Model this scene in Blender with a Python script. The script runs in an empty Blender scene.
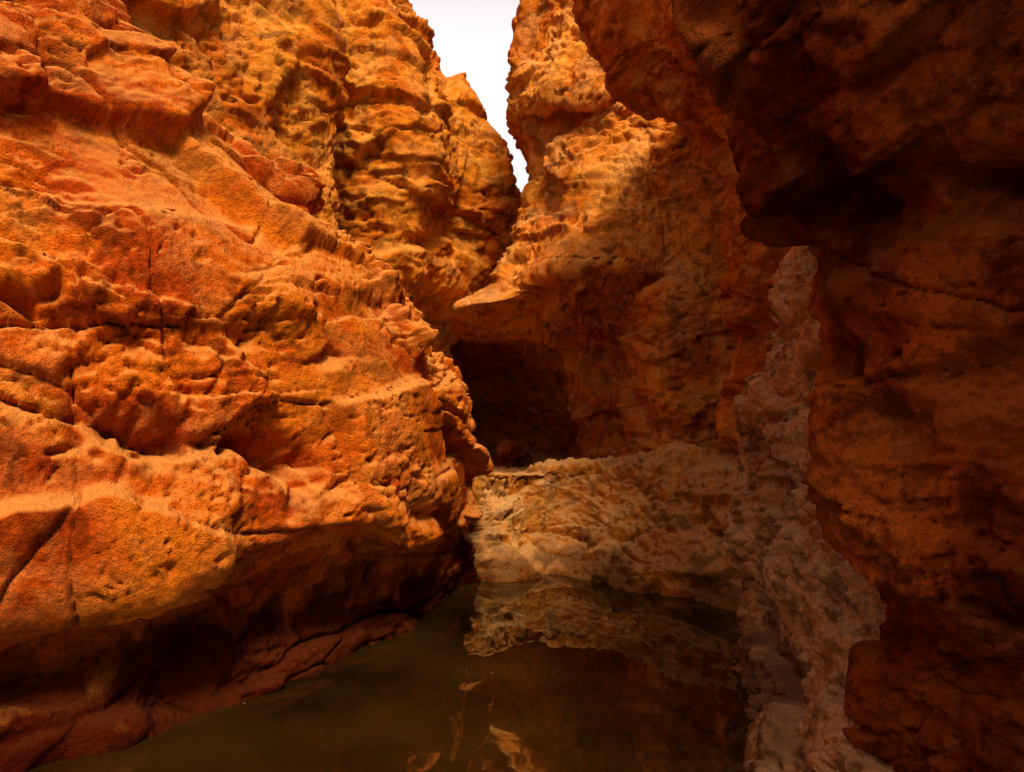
import bpy, math, numpy as np, time
from mathutils import Vector
T0=time.time()
F=np.float32
rng=np.random.RandomState(7)
PERM=rng.permutation(256).astype(np.int32); PERM=np.concatenate([PERM,PERM,PERM])
G=rng.normal(size=(256,3)).astype(F); G/=np.linalg.norm(G,axis=1)[:,None]
RND=rng.rand(256,4).astype(F)
TLT=rng.normal(size=(256,3)).astype(F)*.6

def perlin(p):
    i=np.floor(p).astype(np.int32); f=(p-i).astype(F)
    u=f*f*f*(f*(f*6-15)+10)
    out=0
    ix=i[:,0]&255; iy=i[:,1]&255; iz=i[:,2]&255
    for dx in (0,1):
        wx=u[:,0] if dx else 1-u[:,0]
        hx=PERM[ix+dx]
        for dy in (0,1):
            wy=wx*(u[:,1] if dy else 1-u[:,1])
            hy=PERM[hx+iy+dy]
            for dz in (0,1):
                wz=u[:,2] if dz else 1-u[:,2]
                g=G[PERM[hy+iz+dz]]
                out=out+wy*wz*(g[:,0]*(f[:,0]-dx)+g[:,1]*(f[:,1]-dy)+g[:,2]*(f[:,2]-dz))
    return out*1.6
def fbm(p,o,gain=.5,ridge=False):
    a=1.;s=0
    q=p.copy()
    for k in range(o):
        n=perlin(q)
        if ridge: n=.3-np.abs(n)*1.4
        s=s+a*n; a*=gain; q=q*F(2.03)+F(17.3)
    return s
def worley(p,tilt=False,k=16.):
    """tilt=True: returns blended fracture facets (each cell its own tilted plane)"""
    i=np.floor(p).astype(np.int32); f=(p-i).astype(F)
    ix=i[:,0]&255; iy=i[:,1]&255; iz=i[:,2]&255
    f1=np.full(len(p),9,F); f2=np.full(len(p),9,F)
    W=np.zeros(len(p),F); R=np.zeros(len(p),F)
    for dx in (-1,0,1):
        hx=PERM[ix+dx]
        for dy in (-1,0,1):
            hy=PERM[hx+iy+dy]
            for dz in (-1,0,1):
                h=PERM[hy+iz+dz]
                c=RND[h]
                o0=dx+c[:,0]-f[:,0];o1=dy+c[:,1]-f[:,1];o2=dz+c[:,2]-f[:,2]
                d=np.sqrt(o0*o0+o1*o1+o2*o2)
                m=d<f1
                f2=np.where(m,f1,np.minimum(f2,d)); f1=np.where(m,d,f1)
                if tilt:
                    w=np.exp(-k*d); t=TLT[h]
                    W+=w; R+=w*(c[:,3]*2-1+1.6*(o0*t[:,0]+o1*t[:,1]+o2*t[:,2]))
    return f1,f2,(R/(W+1e-20) if tilt else None)
def sstep(a,b,x):
    t=np.clip((x-a)/(b-a),0,1); return t*t*(3-2*t)
A3=lambda *a: np.array(a,F)

def disp(p,amp=1.,rough=1.,seed=0.,cscale=1.,strata=1.,low=1.,face=1.,med=1.,pits=1.,base=.15):
    q=(p+F(seed)).astype(F)
    v=np.stack([perlin(q*2.2+5),perlin(q*2.2+45),perlin(q*2.2+85)],1)
    v2=np.stack([perlin(q*9+5),perlin(q*9+45),perlin(q*9+85)],1)
    v3=np.stack([perlin(q*24+5),perlin(q*24+45),perlin(q*24+85)],1)
    w=q+F(.04)*v+F(.010)*v2+F(.005)*v3
    wp=q+F(.09)*v+F(.07)*v2+F(.015)*v3
    d=low*(.09*perlin(q*.8)+.05*perlin(q*1.9))
    # large fracture facets
    f1,f2,r=worley(w*A3(.95,.95,1.5)*cscale,True,45)
    d=d+face*(.12*r-.045*np.exp(-(f2-f1)/.014))/cscale
    # patches that are broken into slabs; elsewhere the faces stay fairly plain
    mk=sstep(0,.3,perlin(q*A3(.9,.9,1.5)+31))
    f1,f2,r=worley(w*A3(2.4,2.4,5.5)*cscale+9,True,34)
    d=d+med*face*(.042*r-.03*np.exp(-(f2-f1)/.025))/cscale*(.1+.9*mk)
    # horizontal bedding steps and open cracks
    bz=w[:,2]+.1*w[:,0]
    st=perlin(np.stack([w[:,0]*.5,w[:,1]*.5,bz*2.2],1))
    gate=sstep(-.25,.2,perlin(q*.8+61))
    d=d+strata*(.035*np.tanh(10*st)-.095*np.exp(-np.abs(st)/.012)*gate)
    st2=perlin(np.stack([w[:,0]*.9,w[:,1]*.9,bz*8.0],1)+20)
    d=d+strata*(.008*np.tanh(8*st2)-.030*np.exp(-np.abs(st2)/.028))*sstep(.0,.3,perlin(q*1.3+81))
    # vertical joints
    jt=perlin(np.stack([(w[:,0]+w[:,1])*1.3,(w[:,0]-w[:,1])*1.3,w[:,2]*.3],1)+50)
    d=d-.06*np.exp(-np.abs(jt)/.010)*sstep(-.05,.25,perlin(q*.9+23))
    # small chips
    rr=sstep(-.1,.3,perlin(q*1.1+71))
    f1,f2,r=worley(w*A3(9,9,14),True,20)
    d=d+(.013*r)*(base+rr)*rough
    # pits / tafoni clustered along bedding
    pm=sstep(.08,.28,perlin(q*A3(1.5,1.5,2.8)+11))
    f1,f2,_=worley(wp*A3(5,5,11)+3)
    d=d-.08*pm*(1-sstep(.08,.42,f1))*rough*pits
    pm2=sstep(-.0,.25,perlin(q*2.7+41))
    f1,f2,_=worley(wp*A3(15,15,26)+3)
    d=d-.03*pm2*(1-sstep(.1,.42,f1))*rough*pits
    d=d+.026*fbm(w*7,5,.68)*(base+.1+.75*rr)*rough
    return d*amp

def cr(P,n):
    out=[]
    m=len(P)
    for s in range(m-1):
        p1=P[s];p2=P[s+1]
        p0=P[s-1] if s>0 else 2*p1-p2
        p3=P[s+2] if s<m-2 else 2*p2-p1
        t1=(p2-p0)*.5; t2=(p3-p1)*.5
        L=np.linalg.norm(p2-p1,axis=-1,keepdims=True)+1e-6
        for t in (t1,t2):
            l=np.linalg.norm(t,axis=-1,keepdims=True)+1e-6
            t*=np.minimum(1,1.2*L/l)
        for k in range(n[s]):
            t=k/n[s]
            h1=2*t**3-3*t*t+1;h2=t**3-2*t*t+t;h3=-2*t**3+3*t*t;h4=t**3-t*t
            out.append(h1*p1+h2*t1+h3*p2+h4*t2)
    out.append(P[-1])
    return np.array(out)

def mesh_obj(name,V,faces,mat,attrs=None):
    me=bpy.data.meshes.new(name)
    me.vertices.add(len(V)); me.vertices.foreach_set('co',V.astype(F).ravel())
    nf=len(faces)
    me.loops.add(nf*4); me.loops.foreach_set('vertex_index',faces.astype(np.int32).ravel())
    me.polygons.add(nf)
    me.polygons.foreach_set('loop_start',np.arange(0,nf*4,4,dtype=np.int32))
    me.polygons.foreach_set('loop_total',np.full(nf,4,np.int32))
    me.polygons.foreach_set('use_smooth',np.ones(nf,bool))
    me.update(calc_edges=True)
    if attrs:
        for k,a in attrs.items():
            at=me.attributes.new(k,'FLOAT','POINT'); at.data.foreach_set('value',a.astype(F))
    ob=bpy.data.objects.new(name,me); bpy.context.scene.collection.objects.link(ob)
    me.materials.append(mat)
    return ob
def pigments(V,seed):
    q=(V+F(seed)).astype(F)
    wv=q+F(.12)*np.stack([perlin(q*3+5),perlin(q*3+45),perlin(q*3+85)],1)
    return dict(tone=.5+.55*fbm(wv*1.3,6,.65),
                pale=.5+.6*fbm(wv*2.4+50,5,.65),
                stain=.5+.6*fbm(wv*4.5+90,4,.7),
                bed=.5+.6*fbm(wv*A3(.7,.7,6)+20,4,.6))

def grid_normals(S):
    du=np.gradient(S,axis=0); dv=np.gradient(S,axis=1)
    n=np.cross(du,dv); n/=np.linalg.norm(n,axis=2,keepdims=True)+1e-9
    return n

def rock(name,cols,res,mat,cracks=(),maxsub=170,cm=None,rm=None,seed=0.,tgt=(.3,3.5,2.5),**kw):
    C=np.array(cols,dtype=np.float64)
    def subs(A,mult):
        L=np.linalg.norm(np.diff(A,axis=0),axis=2)
        o=[]
        for k,l in enumerate(L):
            m=mult[k] if mult and k<len(mult) else 1.
            o.append(int(np.clip(np.median(l)/(res*m),4,maxsub)))
        return o
    S=cr(C,subs(C,cm))
    S=np.swapaxes(S,0,1)
    S=cr(S,subs(np.swapaxes(C,0,1),rm))
    S=np.swapaxes(S,0,1)
    n=grid_normals(S)
    tgt=np.array(tgt)
    if np.mean(np.sum(n*(tgt-S),axis=2)>0)<.5: n=-n
    sh=S.shape; P=S.reshape(-1,3).astype(F); N=n.reshape(-1,3).astype(F)
    d=disp(P,seed=seed,**kw)
    d=d-np.median(d)
    for poly,wd,dp in cracks:
        poly=np.array(poly,F)
        jit=.07*np.stack([perlin(P*4+3),perlin(P*4+33),perlin(P*4+63)],1)+.03*np.stack([perlin(P*13+3),perlin(P*13+33),perlin(P*13+63)],1)
        Q=P+jit
        best=np.full(len(P),9,F)
        for a,b in zip(poly[:-1],poly[1:]):
            ab=b-a; t=np.clip(((Q-a)@ab)/(ab@ab),0,1)
            best=np.minimum(best,np.linalg.norm(Q-(a+t[:,None]*ab),axis=1))
        wv=wd*(1+1.2*perlin(P*3+9))
        d=d-dp*np.exp(-(best/np.maximum(wv,.008))**2)
    V=P+N*d[:,None]
    a,b=sh[0],sh[1]
    idx=np.arange(a*b).reshape(a,b)
    f=np.stack([idx[:-1,:-1],idx[1:,:-1],idx[1:,1:],idx[:-1,1:]],-1).reshape(-1,4)
    o=mesh_obj(name,V,f,mat,pigments(V,seed))
    print(name,sh,round(time.time()-T0,1))
    return o

def rockmat(name,cA,cB,cC,pale,palef,upf=.35,bump=.5,wet_shade=.72,wet_shade_z=.3,band=.4,stain=.55,wet_shade_col=(.20,.13,.11)):
    m=bpy.data.materials.new(name); m.use_nodes=True
    nt=m.node_tree; N=nt.nodes; L=nt.links
    bs=N['Principled BSDF']
    tc=N.new('ShaderNodeTexCoord')
    def attr(n):
        a=N.new('ShaderNodeAttribute'); a.attribute_name=n; return a.outputs['Fac']
    def ramp(fac,stops):
        r=N.new('ShaderNodeValToRGB'); e=r.color_ramp.elements
        while len(e)<len(stops): e.new(.5)
        for el,(p,c) in zip(e,stops):
            el.position=p; el.color=(c[0],c[1],c[2],1) if hasattr(c,'__len__') else (c,c,c,1)
        L.new(fac,r.inputs['Fac']); return r.outputs['Color']
    def mix(f,a,b,bt='MIX'):
        x=N.new('ShaderNodeMix'); x.data_type='RGBA'; x.blend_type=bt
        for i,v in ((0,f),(6,a),(7,b)):
            if isinstance(v,bpy.types.NodeSocket): L.new(v,x.inputs[i])
            elif i==0: x.inputs[0].default_value=v
            else: x.inputs[i].default_value=(*v,1)
        return x.outputs[2]
    def math_(op,a,b=None):
        x=N.new('ShaderNodeMath'); x.operation=op
        for i,v in ((0,a),(1,b)):
            if v is None: continue
            if isinstance(v,bpy.types.NodeSocket): L.new(v,x.inputs[i])
            else: x.inputs[i].default_value=v
        return x.outputs[0]
    nz=N.new('ShaderNodeTexNoise'); nz.inputs['Scale'].default_value=38; nz.inputs['Detail'].default_value=4; nz.inputs['Roughness'].default_value=.78
    L.new(tc.outputs['Object'],nz.inputs['Vector']); fine=nz.outputs['Fac']
    base=ramp(attr('tone'),[(.25,cA),(.5,cB),(.75,cC)])
    bandf=ramp(attr('bed'),[(.35,.6),(.5,1.),(.65,1.15)])
    col=mix(band,base,mix(1.,base,bandf,'MULTIPLY'))
    fp=math_('MULTIPLY',ramp(attr('pale'),[(.5,0.),(.72,1.)]),palef)
    col=mix(fp,col,pale)
    sp=ramp(fine,[(.3,.45),(.5,1.),(.7,1.35)])
    col=mix(.75,col,mix(1.,col,sp,'MULTIPLY'))
    st=ramp(attr('stain'),[(.28,.35),(.42,1.)])
    col=mix(stain,col,mix(1.,col,st,'MULTIPLY'))
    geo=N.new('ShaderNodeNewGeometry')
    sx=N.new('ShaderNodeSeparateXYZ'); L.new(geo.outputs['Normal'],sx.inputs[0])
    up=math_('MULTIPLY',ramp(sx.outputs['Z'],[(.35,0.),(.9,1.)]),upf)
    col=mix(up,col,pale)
    bs.inputs['Roughness'].default_value=.9
    if wet_shade:
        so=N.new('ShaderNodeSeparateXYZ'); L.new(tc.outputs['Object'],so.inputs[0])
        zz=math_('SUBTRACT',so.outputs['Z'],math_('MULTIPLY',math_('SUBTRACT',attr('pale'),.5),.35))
        wf=ramp(zz,[(wet_shade_z*.35,1.),(wet_shade_z,0.)])
        col=mix(math_('MULTIPLY',wf,wet_shade),col,mix(1.,col,wet_shade_col,'MULTIPLY'))
    bs.inputs['Specular IOR Level'].default_value=.05
    L.new(col,bs.inputs['Base Color'])
    bp=N.new('ShaderNodeBump'); bp.inputs['Strength'].default_value=bump; bp.inputs['Distance'].default_value=.035
    L.new(fine,bp.inputs['Height']); L.new(bp.outputs[0],bs.inputs['Normal'])
    return m

m_left=rockmat('rock_red_orange',(.40,.052,.003),(.56,.102,.004),(.62,.150,.007),(.74,.29,.06),.22,.85,wet_shade=.99,wet_shade_z=.6,bump=1.,band=.3,stain=.6,wet_shade_col=(.10,.045,.03))  # waterline band: damp rock, plus undercut shade painted into the base colour
m_up=rockmat('rock_ochre',(.52,.115,.006),(.65,.178,.009),(.72,.245,.020),(.76,.37,.08),.3,.35,bump=1.,wet_shade=0,band=.35,stain=.6)
m_mid=rockmat('rock_conglomerate',(.54,.13,.009),(.66,.195,.015),(.72,.26,.032),(.76,.39,.12),.3,.35,bump=1.,wet_shade=0,band=.4,stain=.6)
m_pale=rockmat('rock_pale',(.46,.17,.04),(.60,.27,.085),(.66,.35,.14),(.70,.45,.24),.45,.5,bump=1.,wet_shade_z=.25,stain=.75)
m_bank=rockmat('rock_bank',(.46,.135,.012),(.56,.195,.021),(.60,.25,.045),(.64,.37,.14),.4,.6,bump=1.,wet_shade_z=.25,stain=.65)
m_dark=rockmat('rock_dark_red',(.09,.011,.0015),(.19,.028,.003),(.36,.075,.007),(.50,.16,.03),.22,.25,bump=1.,wet_shade=0)
m_r2=rockmat('rock_umber',(.44,.09,.006),(.58,.14,.010),(.66,.20,.018),(.70,.33,.08),.3,.3,bump=1.,wet_shade=0)

def colp(bx,by,ix,iy,prof): return [(bx+o*ix,by+o*iy,z) for o,z in prof]
L=[
 colp(-3.6,-1.5,-.95,.1,[(.3,-.6),(.2,0),(.2,.4),(0,1.1),(0,1.6),(.15,2.2),(.3,3.2),(.6,4.4),(1.8,5.4)]),
 colp(-3.2,.8,-.9,.3,[(.4,-.6),(.35,0),(.3,.4),(-.1,1.0),(0,1.6),(.15,2.2),(.3,3.2),(.6,4.4),(1.8,5.4)]),
 colp(-2.6,2.0,-.75,.5,[(.5,-.6),(.30,0),(.30,.4),(-.10,.95),(0,1.6),(.15,2.2),(.35,3.2),(.7,4.4),(1.8,5.4)]),
 colp(-2.05,2.72,-.6,.7,[(.5,-.6),(.24,0),(.27,.36),(-.12,.75),(-.03,1.5),(.2,2.2),(.42,3.0),(.8,4.0),(1.8,5.0)]),
 colp(-1.78,2.9,-.5,.87,[(.5,-.6),(.22,0),(.27,.36),(-.12,.72),(-.03,1.45),(.22,2.2),(.6,2.95),(1.1,3.7),(1.9,4.4)]),
 colp(-1.5,3.05,-.45,.9,[(.5,-.6),(.22,0),(.28,.34),(-.12,.72),(-.02,1.4),(.18,2.2),(.85,2.95),(1.5,3.15),(2.6,2.9)]),
 colp(-1.04,3.5,-.48,.88,[(.4,-.6),(.22,0),(.30,.34),(-.08,.76),(-.02,1.35),(.2,2.05),(1.0,2.7),(1.8,2.9),(3.0,2.5)]),
 colp(-.58,4.2,-.58,.81,[(.3,-.6),(0.2,0),(.28,.36),(-.02,.8),(.02,1.25),(.16,1.8),(.85,2.3),(1.5,2.35),(2.6,1.9)]),
 colp(-.27,5.1,-.8,.6,[(.2,-.6),(.1,0),(.18,.35),(.08,.75),(.04,1.05),(.14,1.38),(.38,1.65),(.9,1.75),(1.8,1.8)]),
 colp(-.42,5.85,-.95,0,[(-.1,-.6),(0,0),(.1,.4),(.05,.8),(.05,1.1),(.15,1.35),(.35,1.55),(.9,1.7),(1.8,1.8)]),
 colp(-1.2,6.5,-.5,-.8,[(-.1,-.6),(0,0),(.0,.4),(.0,.8),(.0,1.1),(.1,1.35),(.3,1.55),(.8,1.7),(1.2,1.8)]),
 colp(-2.6,7.0,-.2,-.9,[(-.1,-.6),(0,0),(.0,.4),(.0,.8),(.0,1.1),(.1,1.35),(.3,1.55),(.8,1.7),(1.2,1.8)]),
]
cr_left=[([(-2.1,3.5,2.7),(-1.85,3.05,2.0),(-1.8,2.95,1.4)],.03,.16),
 ([(-2.1,2.85,1.85),(-1.6,3.15,1.75),(-1.1,3.6,1.72),(-.9,3.9,1.6)],.03,.18),
 ([(-1.6,2.95,1.3),(-1.2,3.3,1.24),(-.95,3.55,1.12)],.07,.30),
 ([(-1.7,2.95,1.08),(-1.2,3.35,1.02),(-.85,3.7,1.0)],.05,.26),
 ([(-1.35,3.2,1.15),(-1.15,3.4,.95)],.06,.2),
 ([(-1.0,3.6,.75),(-.7,4.0,.85),(-.4,4.7,.7)],.05,.14),
 ([(-2.0,2.75,.75),(-1.6,2.95,.8)],.04,.14),
 ([(-1.9,3.0,.45),(-1.3,3.4,.35),(-.9,3.9,.3)],.07,.16)]
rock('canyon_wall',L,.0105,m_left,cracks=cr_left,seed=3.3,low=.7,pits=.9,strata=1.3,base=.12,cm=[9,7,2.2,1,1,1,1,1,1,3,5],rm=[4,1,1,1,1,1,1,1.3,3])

def up(bx,by,ix,iy,off,zs=(-.5,1,2.3,3.0,3.9,4.6,5.8,7.2,9.5,11.5,12.5)):
    return [(bx+o*ix,by+o*iy,z) for o,z in zip(off,zs)]
o1=[.5,.5,.3,.1,0,.05,.5,1.1,2.0,3.2,22]
U=[up(-7,1.5,-.9,.3,o1),up(-5.2,4.0,-.75,.65,o1),up(-3.75,5.2,-.75,.65,o1),up(-2.95,6.0,-.75,.65,[.5,.5,.3,.0,.1,.1,.6,1.1,2.0,3.2,22]),
 up(-2.4,7.0,-.8,.6,o1),up(-1.75,7.9,-.85,.5,[.5,.5,.3,.1,0,.1,.4,1.3,2.2,3.4,22]),
 up(-2.5,8.9,-.9,.4,[.9,.9,.6,.4,.3,.3,.6,1.2,2.2,3.2,22]),
 up(-1.2,9.2,-.9,.4,[.5,.5,.5,.2,0,-.05,.35,1.1,2.0,3.2,22]),
 up(-.72,10.3,-.95,.3,[1,1,.7,.3,.15,.1,.55,1.3,2.2,3.2,22]),
 up(.14,11.3,-1,0.05,[1.2,1.2,.95,.33,.0,.05,.80,1.55,2.45,3.4,22]),
 up(.15,12.3,-1,.1,[1.2,1.2,.95,.5,.2,.3,1.1,1.9,2.9,3.8,22]),
 up(-1.5,14.5,-1,.4,[1.2,1.2,.95,.5,.2,.3,.9,1.6,2.6,3.6,22])]
rock('canyon_wall',U,.024,m_up,seed=21.7,amp=1.,rough=1.1,low=.5,face=.95,med=1.3,cscale=.9,strata=.8,pits=.8,base=.5,maxsub=100,cm=[5,3,1,1,1,1,1,1,1,2,3],rm=[6,3,1,1,1,1,1,2,3,9],
  cracks=[([(-2.5,8.5,2.6),(-2.35,8.5,3.6),(-2.4,8.6,4.4)],.22,.5)])

zs=(-.5,1.2,3.0,4.2,4.8,5.1,5.5)
rock('canyon_wall',[[(x,15+.2*math.sin(x*2)+o,z) for o,z in zip((0,0,.1,.2,.6,2.,20),zs)] for x in (-5,-2,0,1.5,3,5,9)],.05,m_up,seed=51.,amp=1.,strata=1.5,maxsub=50)
# unseen wall added behind the viewpoint to block horizon light and bounce warm fill
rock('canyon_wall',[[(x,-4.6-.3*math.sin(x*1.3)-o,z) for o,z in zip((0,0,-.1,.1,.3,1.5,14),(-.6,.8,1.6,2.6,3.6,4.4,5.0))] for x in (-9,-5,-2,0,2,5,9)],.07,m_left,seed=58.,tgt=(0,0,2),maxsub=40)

zc=[-.5,.6,1.3,2.0,2.45,2.75,3.4,4.15,4.6,4.9,5.25,5.8,6.5,8,10,11.5]
def cc(xs,ys): return [(x,y,z) for x,y,z in zip(xs,ys,zc)]
M=[
 cc([-2.2]*4+[-.4,.9,1.1,1.2,1.2,1.2,1.2,1.2,1.2,1.3,1.5,2],[12.6]*4+[12.5,13,13,13,13,13,13,13,13,13,13,22]),
 cc([-.5,-.5,-.4,-.35,-.68,-.28,.05,.1,.12,-.08,-.08,.04,.15,.3,1.,2],[14,13.9,13.6,12.6,9.25]+[9.4]+[9.5]*9+[22]),
 cc([.88,.84,.72,.55,0.12,.2,.3,.4,.42,.38,.38,.42,.45,.6,1.2,3],[13,12.8,12.5,11.6,8.65,8.45,8.9,9,9.15,8.8,8.9,9,9.1,9.3,9.6,22]),
 cc([1.02,.98,.93,.92]+[.9]*10+[1.5,4],[10.2,10.1,10.,9.9,9.4,7.95,8.15,8.6,8.8,8.5,8.6,8.7,8.9,9.1,9.5,22]),
 cc([1.5,1.48]+[1.4]*12+[1.8,5],[10,9.9,9.9,9.8,9.4,7.85,8.05,8.4,8.5,8.5,8.5,8.5,8.6,8.8,9.2,22]),
 cc([1.60,1.55,1.48,1.42,1.4]+[1.7]*9+[2.2,6],[8.4,8.05,7.85,7.75,7.65,7.75,8.0,8.15,8.25,8.3,8.3,8.3,8.4,8.6,9,22]),
 cc([2.1]*14+[2.6,7],[7.7,7.6,7.5,7.5,7.5,7.6,7.75,7.8,7.9,8,8,8,8.1,8.3,8.6,20]),
 cc([2.8]*14+[3.2,9],[7.2,7.2,7.2,7.3,7.3,7.3,7.3,7.4,7.5,7.6,7.6,7.6,7.7,7.8,8,16]),
 cc([5]*14+[5.4,14],[6.5]*14+[7,12]),
]
cr_mid=[([(1.38,9.2,2.5),(1.42,9.0,1.8),(1.5,8.8,1.0)],.07,.3),
        ([(.2,9.1,4.7),(.7,8.8,4.7),(1.0,8.7,4.75)],.08,.25)]
rock('canyon_wall',M,.02,m_mid,cracks=cr_mid,seed=33.1,amp=.95,rough=1.1,strata=.8,low=.6,face=.8,med=1.3,pits=.9,base=.4,maxsub=110,cm=[4,1,1,1,1,1,1.5,6],rm=[3,1,1,1,1,1,1,1,1,1,1,1,2.5,4,8])

zr=[-.4,.74,1.06,1.39,1.79,2.2,2.68,3.13,3.41,3.82,4.22,4.63,4.95,5.15,5.35,5.5]
xr=[1.9,1.9,1.72,1.70,1.74,1.72,1.70,1.72,1.54,1.08,.70,.55,.7,1.4,2.6,12]
def rc(dx,y,k=1.): return [(1.7+(x-1.7)*k+dx,y+(0 if z<5.45 else 1),z) for x,z in zip(xr,zr)]
R=[rc(1.8,8.3),rc(.7,7.0),rc(.02,6.0),rc(.12,5.3,.9),rc(.35,4.5,.8),rc(.55,3.6,.8),rc(.9,2,.5),rc(1.3,-1.5,.5)]
rock('canyon_wall',R,.0155,m_r2,seed=61.9,amp=.8,rough=1.,base=.35,pits=.8,med=1.2,maxsub=110,cscale=1.2,low=.6,cm=[5,1.5,1,1,3,6,9],rm=[6,1,1,1,1,1,1,1,1,1,1,1.5,2,4,9])

P=[
 [(1.9,5.2,z) for z in (-.4,0,.4,.8,1.3,1.8,2.15)]+[(2.2,5.0,2.5)],
 [(1.48,4.5,-.4),(1.45,4.5,0),(1.4,4.55,.4),(1.42,4.6,.8),(1.42,4.5,1.3),(1.49,4.2,1.8),(1.56,4.0,2.15),(1.95,4.0,2.45)],
 [(1.1,3.6,-.4),(1.15,3.6,0),(1.25,3.65,.4),(1.35,3.7,.8),(1.4,3.7,1.3),(1.5,3.7,1.8),(1.62,3.7,2.15),(1.95,3.8,2.45)],
 [(.92,2.9,-.4),(1.0,2.9,0),(1.12,2.9,.3),(1.22,2.95,.6),(1.34,3.0,.95),(1.4,3.1,1.4),(1.55,3.1,1.9),(1.9,3.2,2.3)],
 [(.86,2.3,-.4),(.94,2.3,0),(1.10,2.3,.25),(1.3,2.35,.5),(1.5,2.4,.8),(1.6,2.4,1.3),(1.8,2.4,1.8),(2.1,2.4,2.2)],
 [(1.3,1.0,-.4),(1.4,1.0,0),(1.7,1.0,.25),(1.9,1.0,.5),(2,1.0,.8),(2.1,1.,1.3),(2.2,1.,1.8),(2.4,1.,2.2)],
 [(1.6,-1.5,-.4),(1.7,-1.5,0),(1.9,-1.5,.25),(2.1,-1.5,.5),(2.2,-1.5,.8),(2.3,-1.5,1.3),(2.4,-1.5,1.8),(2.5,-1.5,2.2)],
]
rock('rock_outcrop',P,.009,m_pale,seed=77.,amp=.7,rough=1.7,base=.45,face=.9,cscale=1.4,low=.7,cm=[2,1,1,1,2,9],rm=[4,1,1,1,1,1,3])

zd=[-.5,.0,.3,.55,.87,1.23,1.55,1.91,2.12,2.3,2.56,2.75,3.1,3.5,4.1,4.6,5.0]
xd=[1.36,1.34,1.30,1.26,1.15,1.02,1.02,.99,.94,.82,.62,.47,.36,.32,.7,2.2,9]
def dc(dx,y,k=1.,lo=1.): return [(1.1+(x-1.1)*k+dx*(lo+(1-lo)*min(1,max(0,(z-.3)/1.0))),y+.08*math.sin(z*4),z) for x,z in zip(xd,zd)]
D=[dc(1.7,3.6),dc(.7,3.1),dc(.02,2.5),dc(.08,2.2,.9,.1),dc(.30,1.8,.8,.2),dc(.5,1.2,.7,.4),dc(.7,.3,.5),dc(.9,-1.5,.4)]
cr_d=[([(1.1,2.3,2.08),(1.3,2.0,2.05),(1.6,1.6,2.15)],.14,.34),([(1.05,2.4,1.6),(1.2,2.1,1.3),(1.4,1.9,.9)],.06,.18),
      ([(.95,2.35,2.5),(1.3,2.0,2.65)],.08,.2)]
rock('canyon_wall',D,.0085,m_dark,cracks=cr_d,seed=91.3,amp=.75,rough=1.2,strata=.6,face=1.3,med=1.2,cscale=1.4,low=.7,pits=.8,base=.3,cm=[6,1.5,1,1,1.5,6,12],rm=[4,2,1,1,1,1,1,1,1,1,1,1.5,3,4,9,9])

def bk(b,t,zt,conc=0.):
    (bx,by),(tx,ty)=b,t
    pts=[(bx,by-.05,-.4),(bx,by,0)]
    for f in (.3,.65): pts.append((bx+(tx-bx)*(f+conc*.5),by+(ty-by)*(f+conc),zt*f))
    pts+= [(tx,ty,zt),(tx,ty+.8,zt-.18),(tx,ty+2.2,.35),(tx-.2,14.5,.25)]
    return pts
B=[bk((-1.8,6.6),(-1.8,7),.9),bk((-.8,6.1),(-.8,6.6),.85),bk((-.15,5.75),(-.27,6.25),.80,.15),bk((.36,5.9),(.48,6.6),.78,.2),bk((.8,5.5),(.92,6.5),.84,0),
   bk((1.2,5.2),(1.43,6.3),.98,-.1),bk((1.65,4.85),(1.85,5.9),.97,-.1),bk((2.3,4.5),(2.5,5.6),1.1)]
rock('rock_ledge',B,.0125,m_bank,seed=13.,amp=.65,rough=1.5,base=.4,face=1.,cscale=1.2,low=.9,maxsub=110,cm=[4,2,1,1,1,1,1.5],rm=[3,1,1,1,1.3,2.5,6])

def boulder(loc,sc,mat,seed,yaw=0.,amp=1.):
    nu,nv=150,90
    u=np.linspace(0,2*np.pi,nu,endpoint=False); v=np.linspace(.02,np.pi-.02,nv)
    U_,V_=np.meshgrid(u,v,indexing='ij')
    n=np.stack([np.cos(U_)*np.sin(V_),np.sin(U_)*np.sin(V_),np.cos(V_)],-1).reshape(-1,3)
    n2=np.sign(n)*np.abs(n)**.6
    p=(n2*np.array(sc))
    c_,s_=math.cos(yaw),math.sin(yaw)
    Rm=np.array([[c_,s_,0],[-s_,c_,0],[0,0,1]])
    p=(p@Rm).astype(F); n=n@Rm
    d=disp(p+np.array(loc,F),seed=seed,amp=amp*.6*max(sc)/.35,cscale=1.8,base=.5)
    Vv=(p+n.astype(F)*d[:,None]+np.array(loc,F)).astype(F)
    idx=np.arange(nu*nv).reshape(nu,nv); ii=np.roll(idx,-1,axis=0)
    f=np.stack([idx[:,:-1],idx[:,1:],ii[:,1:],ii[:,:-1]],-1).reshape(-1,4)
    mesh_obj('boulder',Vv,f,mat,pigments(Vv,seed))
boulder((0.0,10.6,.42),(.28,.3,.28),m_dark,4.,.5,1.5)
# loose slabs on the shoulder of the near wall
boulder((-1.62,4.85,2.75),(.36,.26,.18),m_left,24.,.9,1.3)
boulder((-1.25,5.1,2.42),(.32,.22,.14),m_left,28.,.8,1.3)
boulder((-2.1,4.5,3.0),(.42,.25,.15),m_left,32.,.9,1.3)

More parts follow.
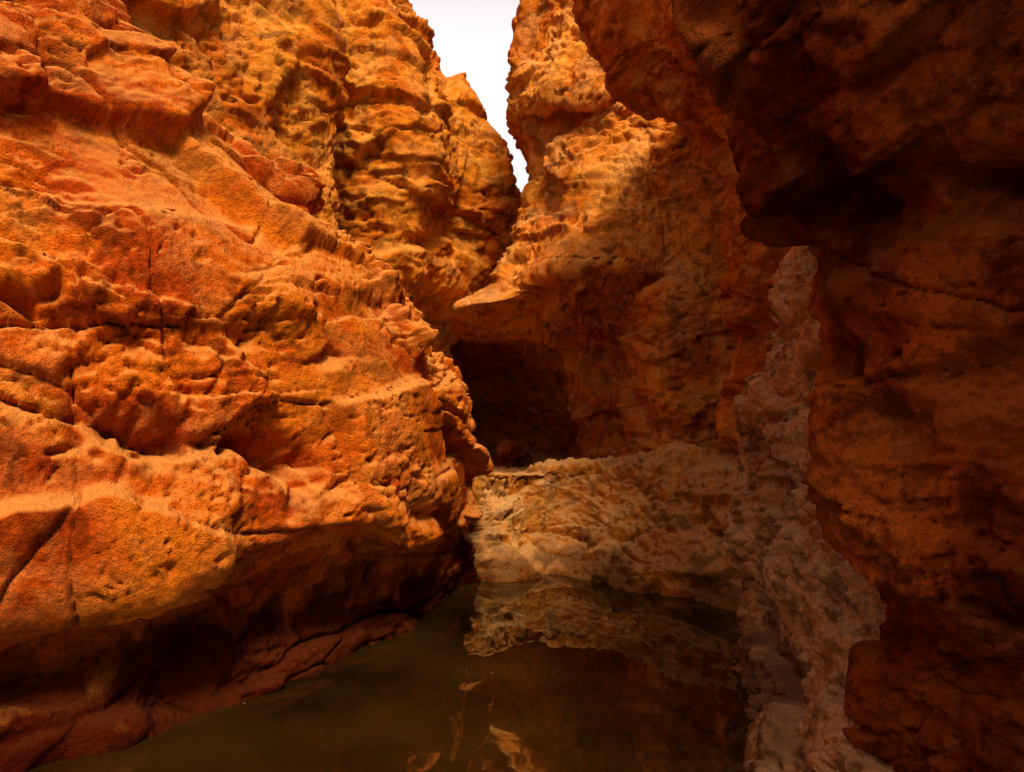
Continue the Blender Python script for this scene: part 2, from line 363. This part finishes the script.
def plane(name,x0,x1,y0,y1,z,mat):
    V=np.array([(x0,y0,z),(x1,y0,z),(x1,y1,z),(x0,y1,z)]); return mesh_obj(name,V,np.array([[0,1,2,3]]),mat,dict(tone=np.full(4,.5),pale=np.full(4,.4),stain=np.full(4,.6),bed=np.full(4,.5)))
mg=rockmat('sand',(.4,.18,.05),(.46,.22,.07),(.5,.26,.1),(.55,.33,.15),.3,.0,wet_shade=0)
plane('ground',-400,400,-400,400,-.62,mg)
mw=bpy.data.materials.new('murky_water'); mw.use_nodes=True
nt=mw.node_tree; b=nt.nodes['Principled BSDF']
tc=nt.nodes.new('ShaderNodeTexCoord')
n=nt.nodes.new('ShaderNodeTexNoise'); n.inputs['Scale'].default_value=1.2; n.inputs['Detail'].default_value=4
nt.links.new(tc.outputs['Object'],n.inputs['Vector'])
r=nt.nodes.new('ShaderNodeValToRGB'); r.color_ramp.elements[0].position=.35; r.color_ramp.elements[0].color=(.008,.004,.001,1)
r.color_ramp.elements[1].position=.65; r.color_ramp.elements[1].color=(.028,.0135,.0025,1)
# a few specks of floating scum
nf=nt.nodes.new('ShaderNodeTexVoronoi'); nf.inputs['Scale'].default_value=9; nf.inputs['Randomness'].default_value=1
nt.links.new(tc.outputs['Object'],nf.inputs['Vector'])
rf=nt.nodes.new('ShaderNodeValToRGB'); rf.color_ramp.elements[0].position=.05; rf.color_ramp.elements[0].color=(1,1,1,1)
rf.color_ramp.elements[1].position=.075; rf.color_ramp.elements[1].color=(0,0,0,1)
nt.links.new(nf.outputs['Distance'],rf.inputs['Fac'])
gf=nt.nodes.new('ShaderNodeTexNoise'); gf.inputs['Scale'].default_value=1.7; nt.links.new(tc.outputs['Object'],gf.inputs['Vector'])
rg=nt.nodes.new('ShaderNodeValToRGB'); rg.color_ramp.elements[0].position=.54; rg.color_ramp.elements[0].color=(0,0,0,1); rg.color_ramp.elements[1].position=.64; rg.color_ramp.elements[1].color=(.8,.8,.8,1)
nt.links.new(gf.outputs['Fac'],rg.inputs['Fac'])
mm=nt.nodes.new('ShaderNodeMath'); mm.operation='MULTIPLY'; nt.links.new(rf.outputs['Color'],mm.inputs[0]); nt.links.new(rg.outputs['Color'],mm.inputs[1])
mc=nt.nodes.new('ShaderNodeMix'); mc.data_type='RGBA'; nt.links.new(mm.outputs[0],mc.inputs[0]); nt.links.new(r.outputs['Color'],mc.inputs[6]); mc.inputs[7].default_value=(.35,.24,.12,1)
nt.links.new(n.outputs['Fac'],r.inputs['Fac']); nt.links.new(mc.outputs[2],b.inputs['Base Color'])
b.inputs['Roughness'].default_value=.015; b.inputs['IOR'].default_value=2.4
n2=nt.nodes.new('ShaderNodeTexNoise'); n2.inputs['Scale'].default_value=3.; n2.inputs['Detail'].default_value=2
nt.links.new(tc.outputs['Object'],n2.inputs['Vector'])
bp=nt.nodes.new('ShaderNodeBump'); bp.inputs['Strength'].default_value=.04; bp.inputs['Distance'].default_value=.03
nt.links.new(n2.outputs['Fac'],bp.inputs['Height']); nt.links.new(bp.outputs[0],b.inputs['Normal'])
plane('pool_water',-5,4,-6,8,0.0,mw)

d=Vector((.16,-.58,.80)).normalized()
el=math.asin(d.z); az=math.atan2(d.x,d.y)
w=bpy.data.worlds.new('World'); bpy.context.scene.world=w; w.use_nodes=True
nt=w.node_tree; bg=nt.nodes['Background']
sk=nt.nodes.new('ShaderNodeTexSky'); sk.sky_type='NISHITA'; sk.sun_disc=False; sk.sun_elevation=el; sk.sun_rotation=az
sk.dust_density=6; sk.air_density=1.2
mt=nt.nodes.new('ShaderNodeMix'); mt.data_type='RGBA'; mt.blend_type='MULTIPLY'; mt.inputs[0].default_value=1
nt.links.new(sk.outputs[0],mt.inputs[6]); mt.inputs[7].default_value=(1.15,.78,.54,1)
# bright dust haze towards the horizon
tc=nt.nodes.new('ShaderNodeTexCoord'); sp=nt.nodes.new('ShaderNodeSeparateXYZ'); nt.links.new(tc.outputs['Generated'],sp.inputs[0])
rp=nt.nodes.new('ShaderNodeValToRGB'); rp.color_ramp.elements[0].position=.42; rp.color_ramp.elements[0].color=(1,1,1,1)
rp.color_ramp.elements[1].position=.68; rp.color_ramp.elements[1].color=(.15,.15,.15,1)
nt.links.new(sp.outputs['Z'],rp.inputs['Fac'])
mx=nt.nodes.new('ShaderNodeMix'); mx.data_type='RGBA'; nt.links.new(rp.outputs['Color'],mx.inputs[0])
nt.links.new(mt.outputs[2],mx.inputs[6]); mx.inputs[7].default_value=(7.6,7.2,7.3,1)
nt.links.new(mx.outputs[2],bg.inputs['Color']); bg.inputs['Strength'].default_value=.14
s=bpy.data.lights.new('sun','SUN'); s.energy=5.; s.angle=math.radians(12); s.color=(1,.87,.66)
so=bpy.data.objects.new('sun',s); bpy.context.scene.collection.objects.link(so)
so.rotation_euler=d.to_track_quat('Z','Y').to_euler()

cam=bpy.data.cameras.new('camera'); co=bpy.data.objects.new('camera',cam); bpy.context.scene.collection.objects.link(co)
cam.lens=26; cam.sensor_width=36; cam.clip_end=2000; cam.clip_start=.02
co.location=(0,0,1.5); co.rotation_euler=(math.radians(90),0,0)
sc=bpy.context.scene; sc.camera=co
sc.view_settings.view_transform='Standard'; sc.view_settings.look='None'; sc.view_settings.exposure=0
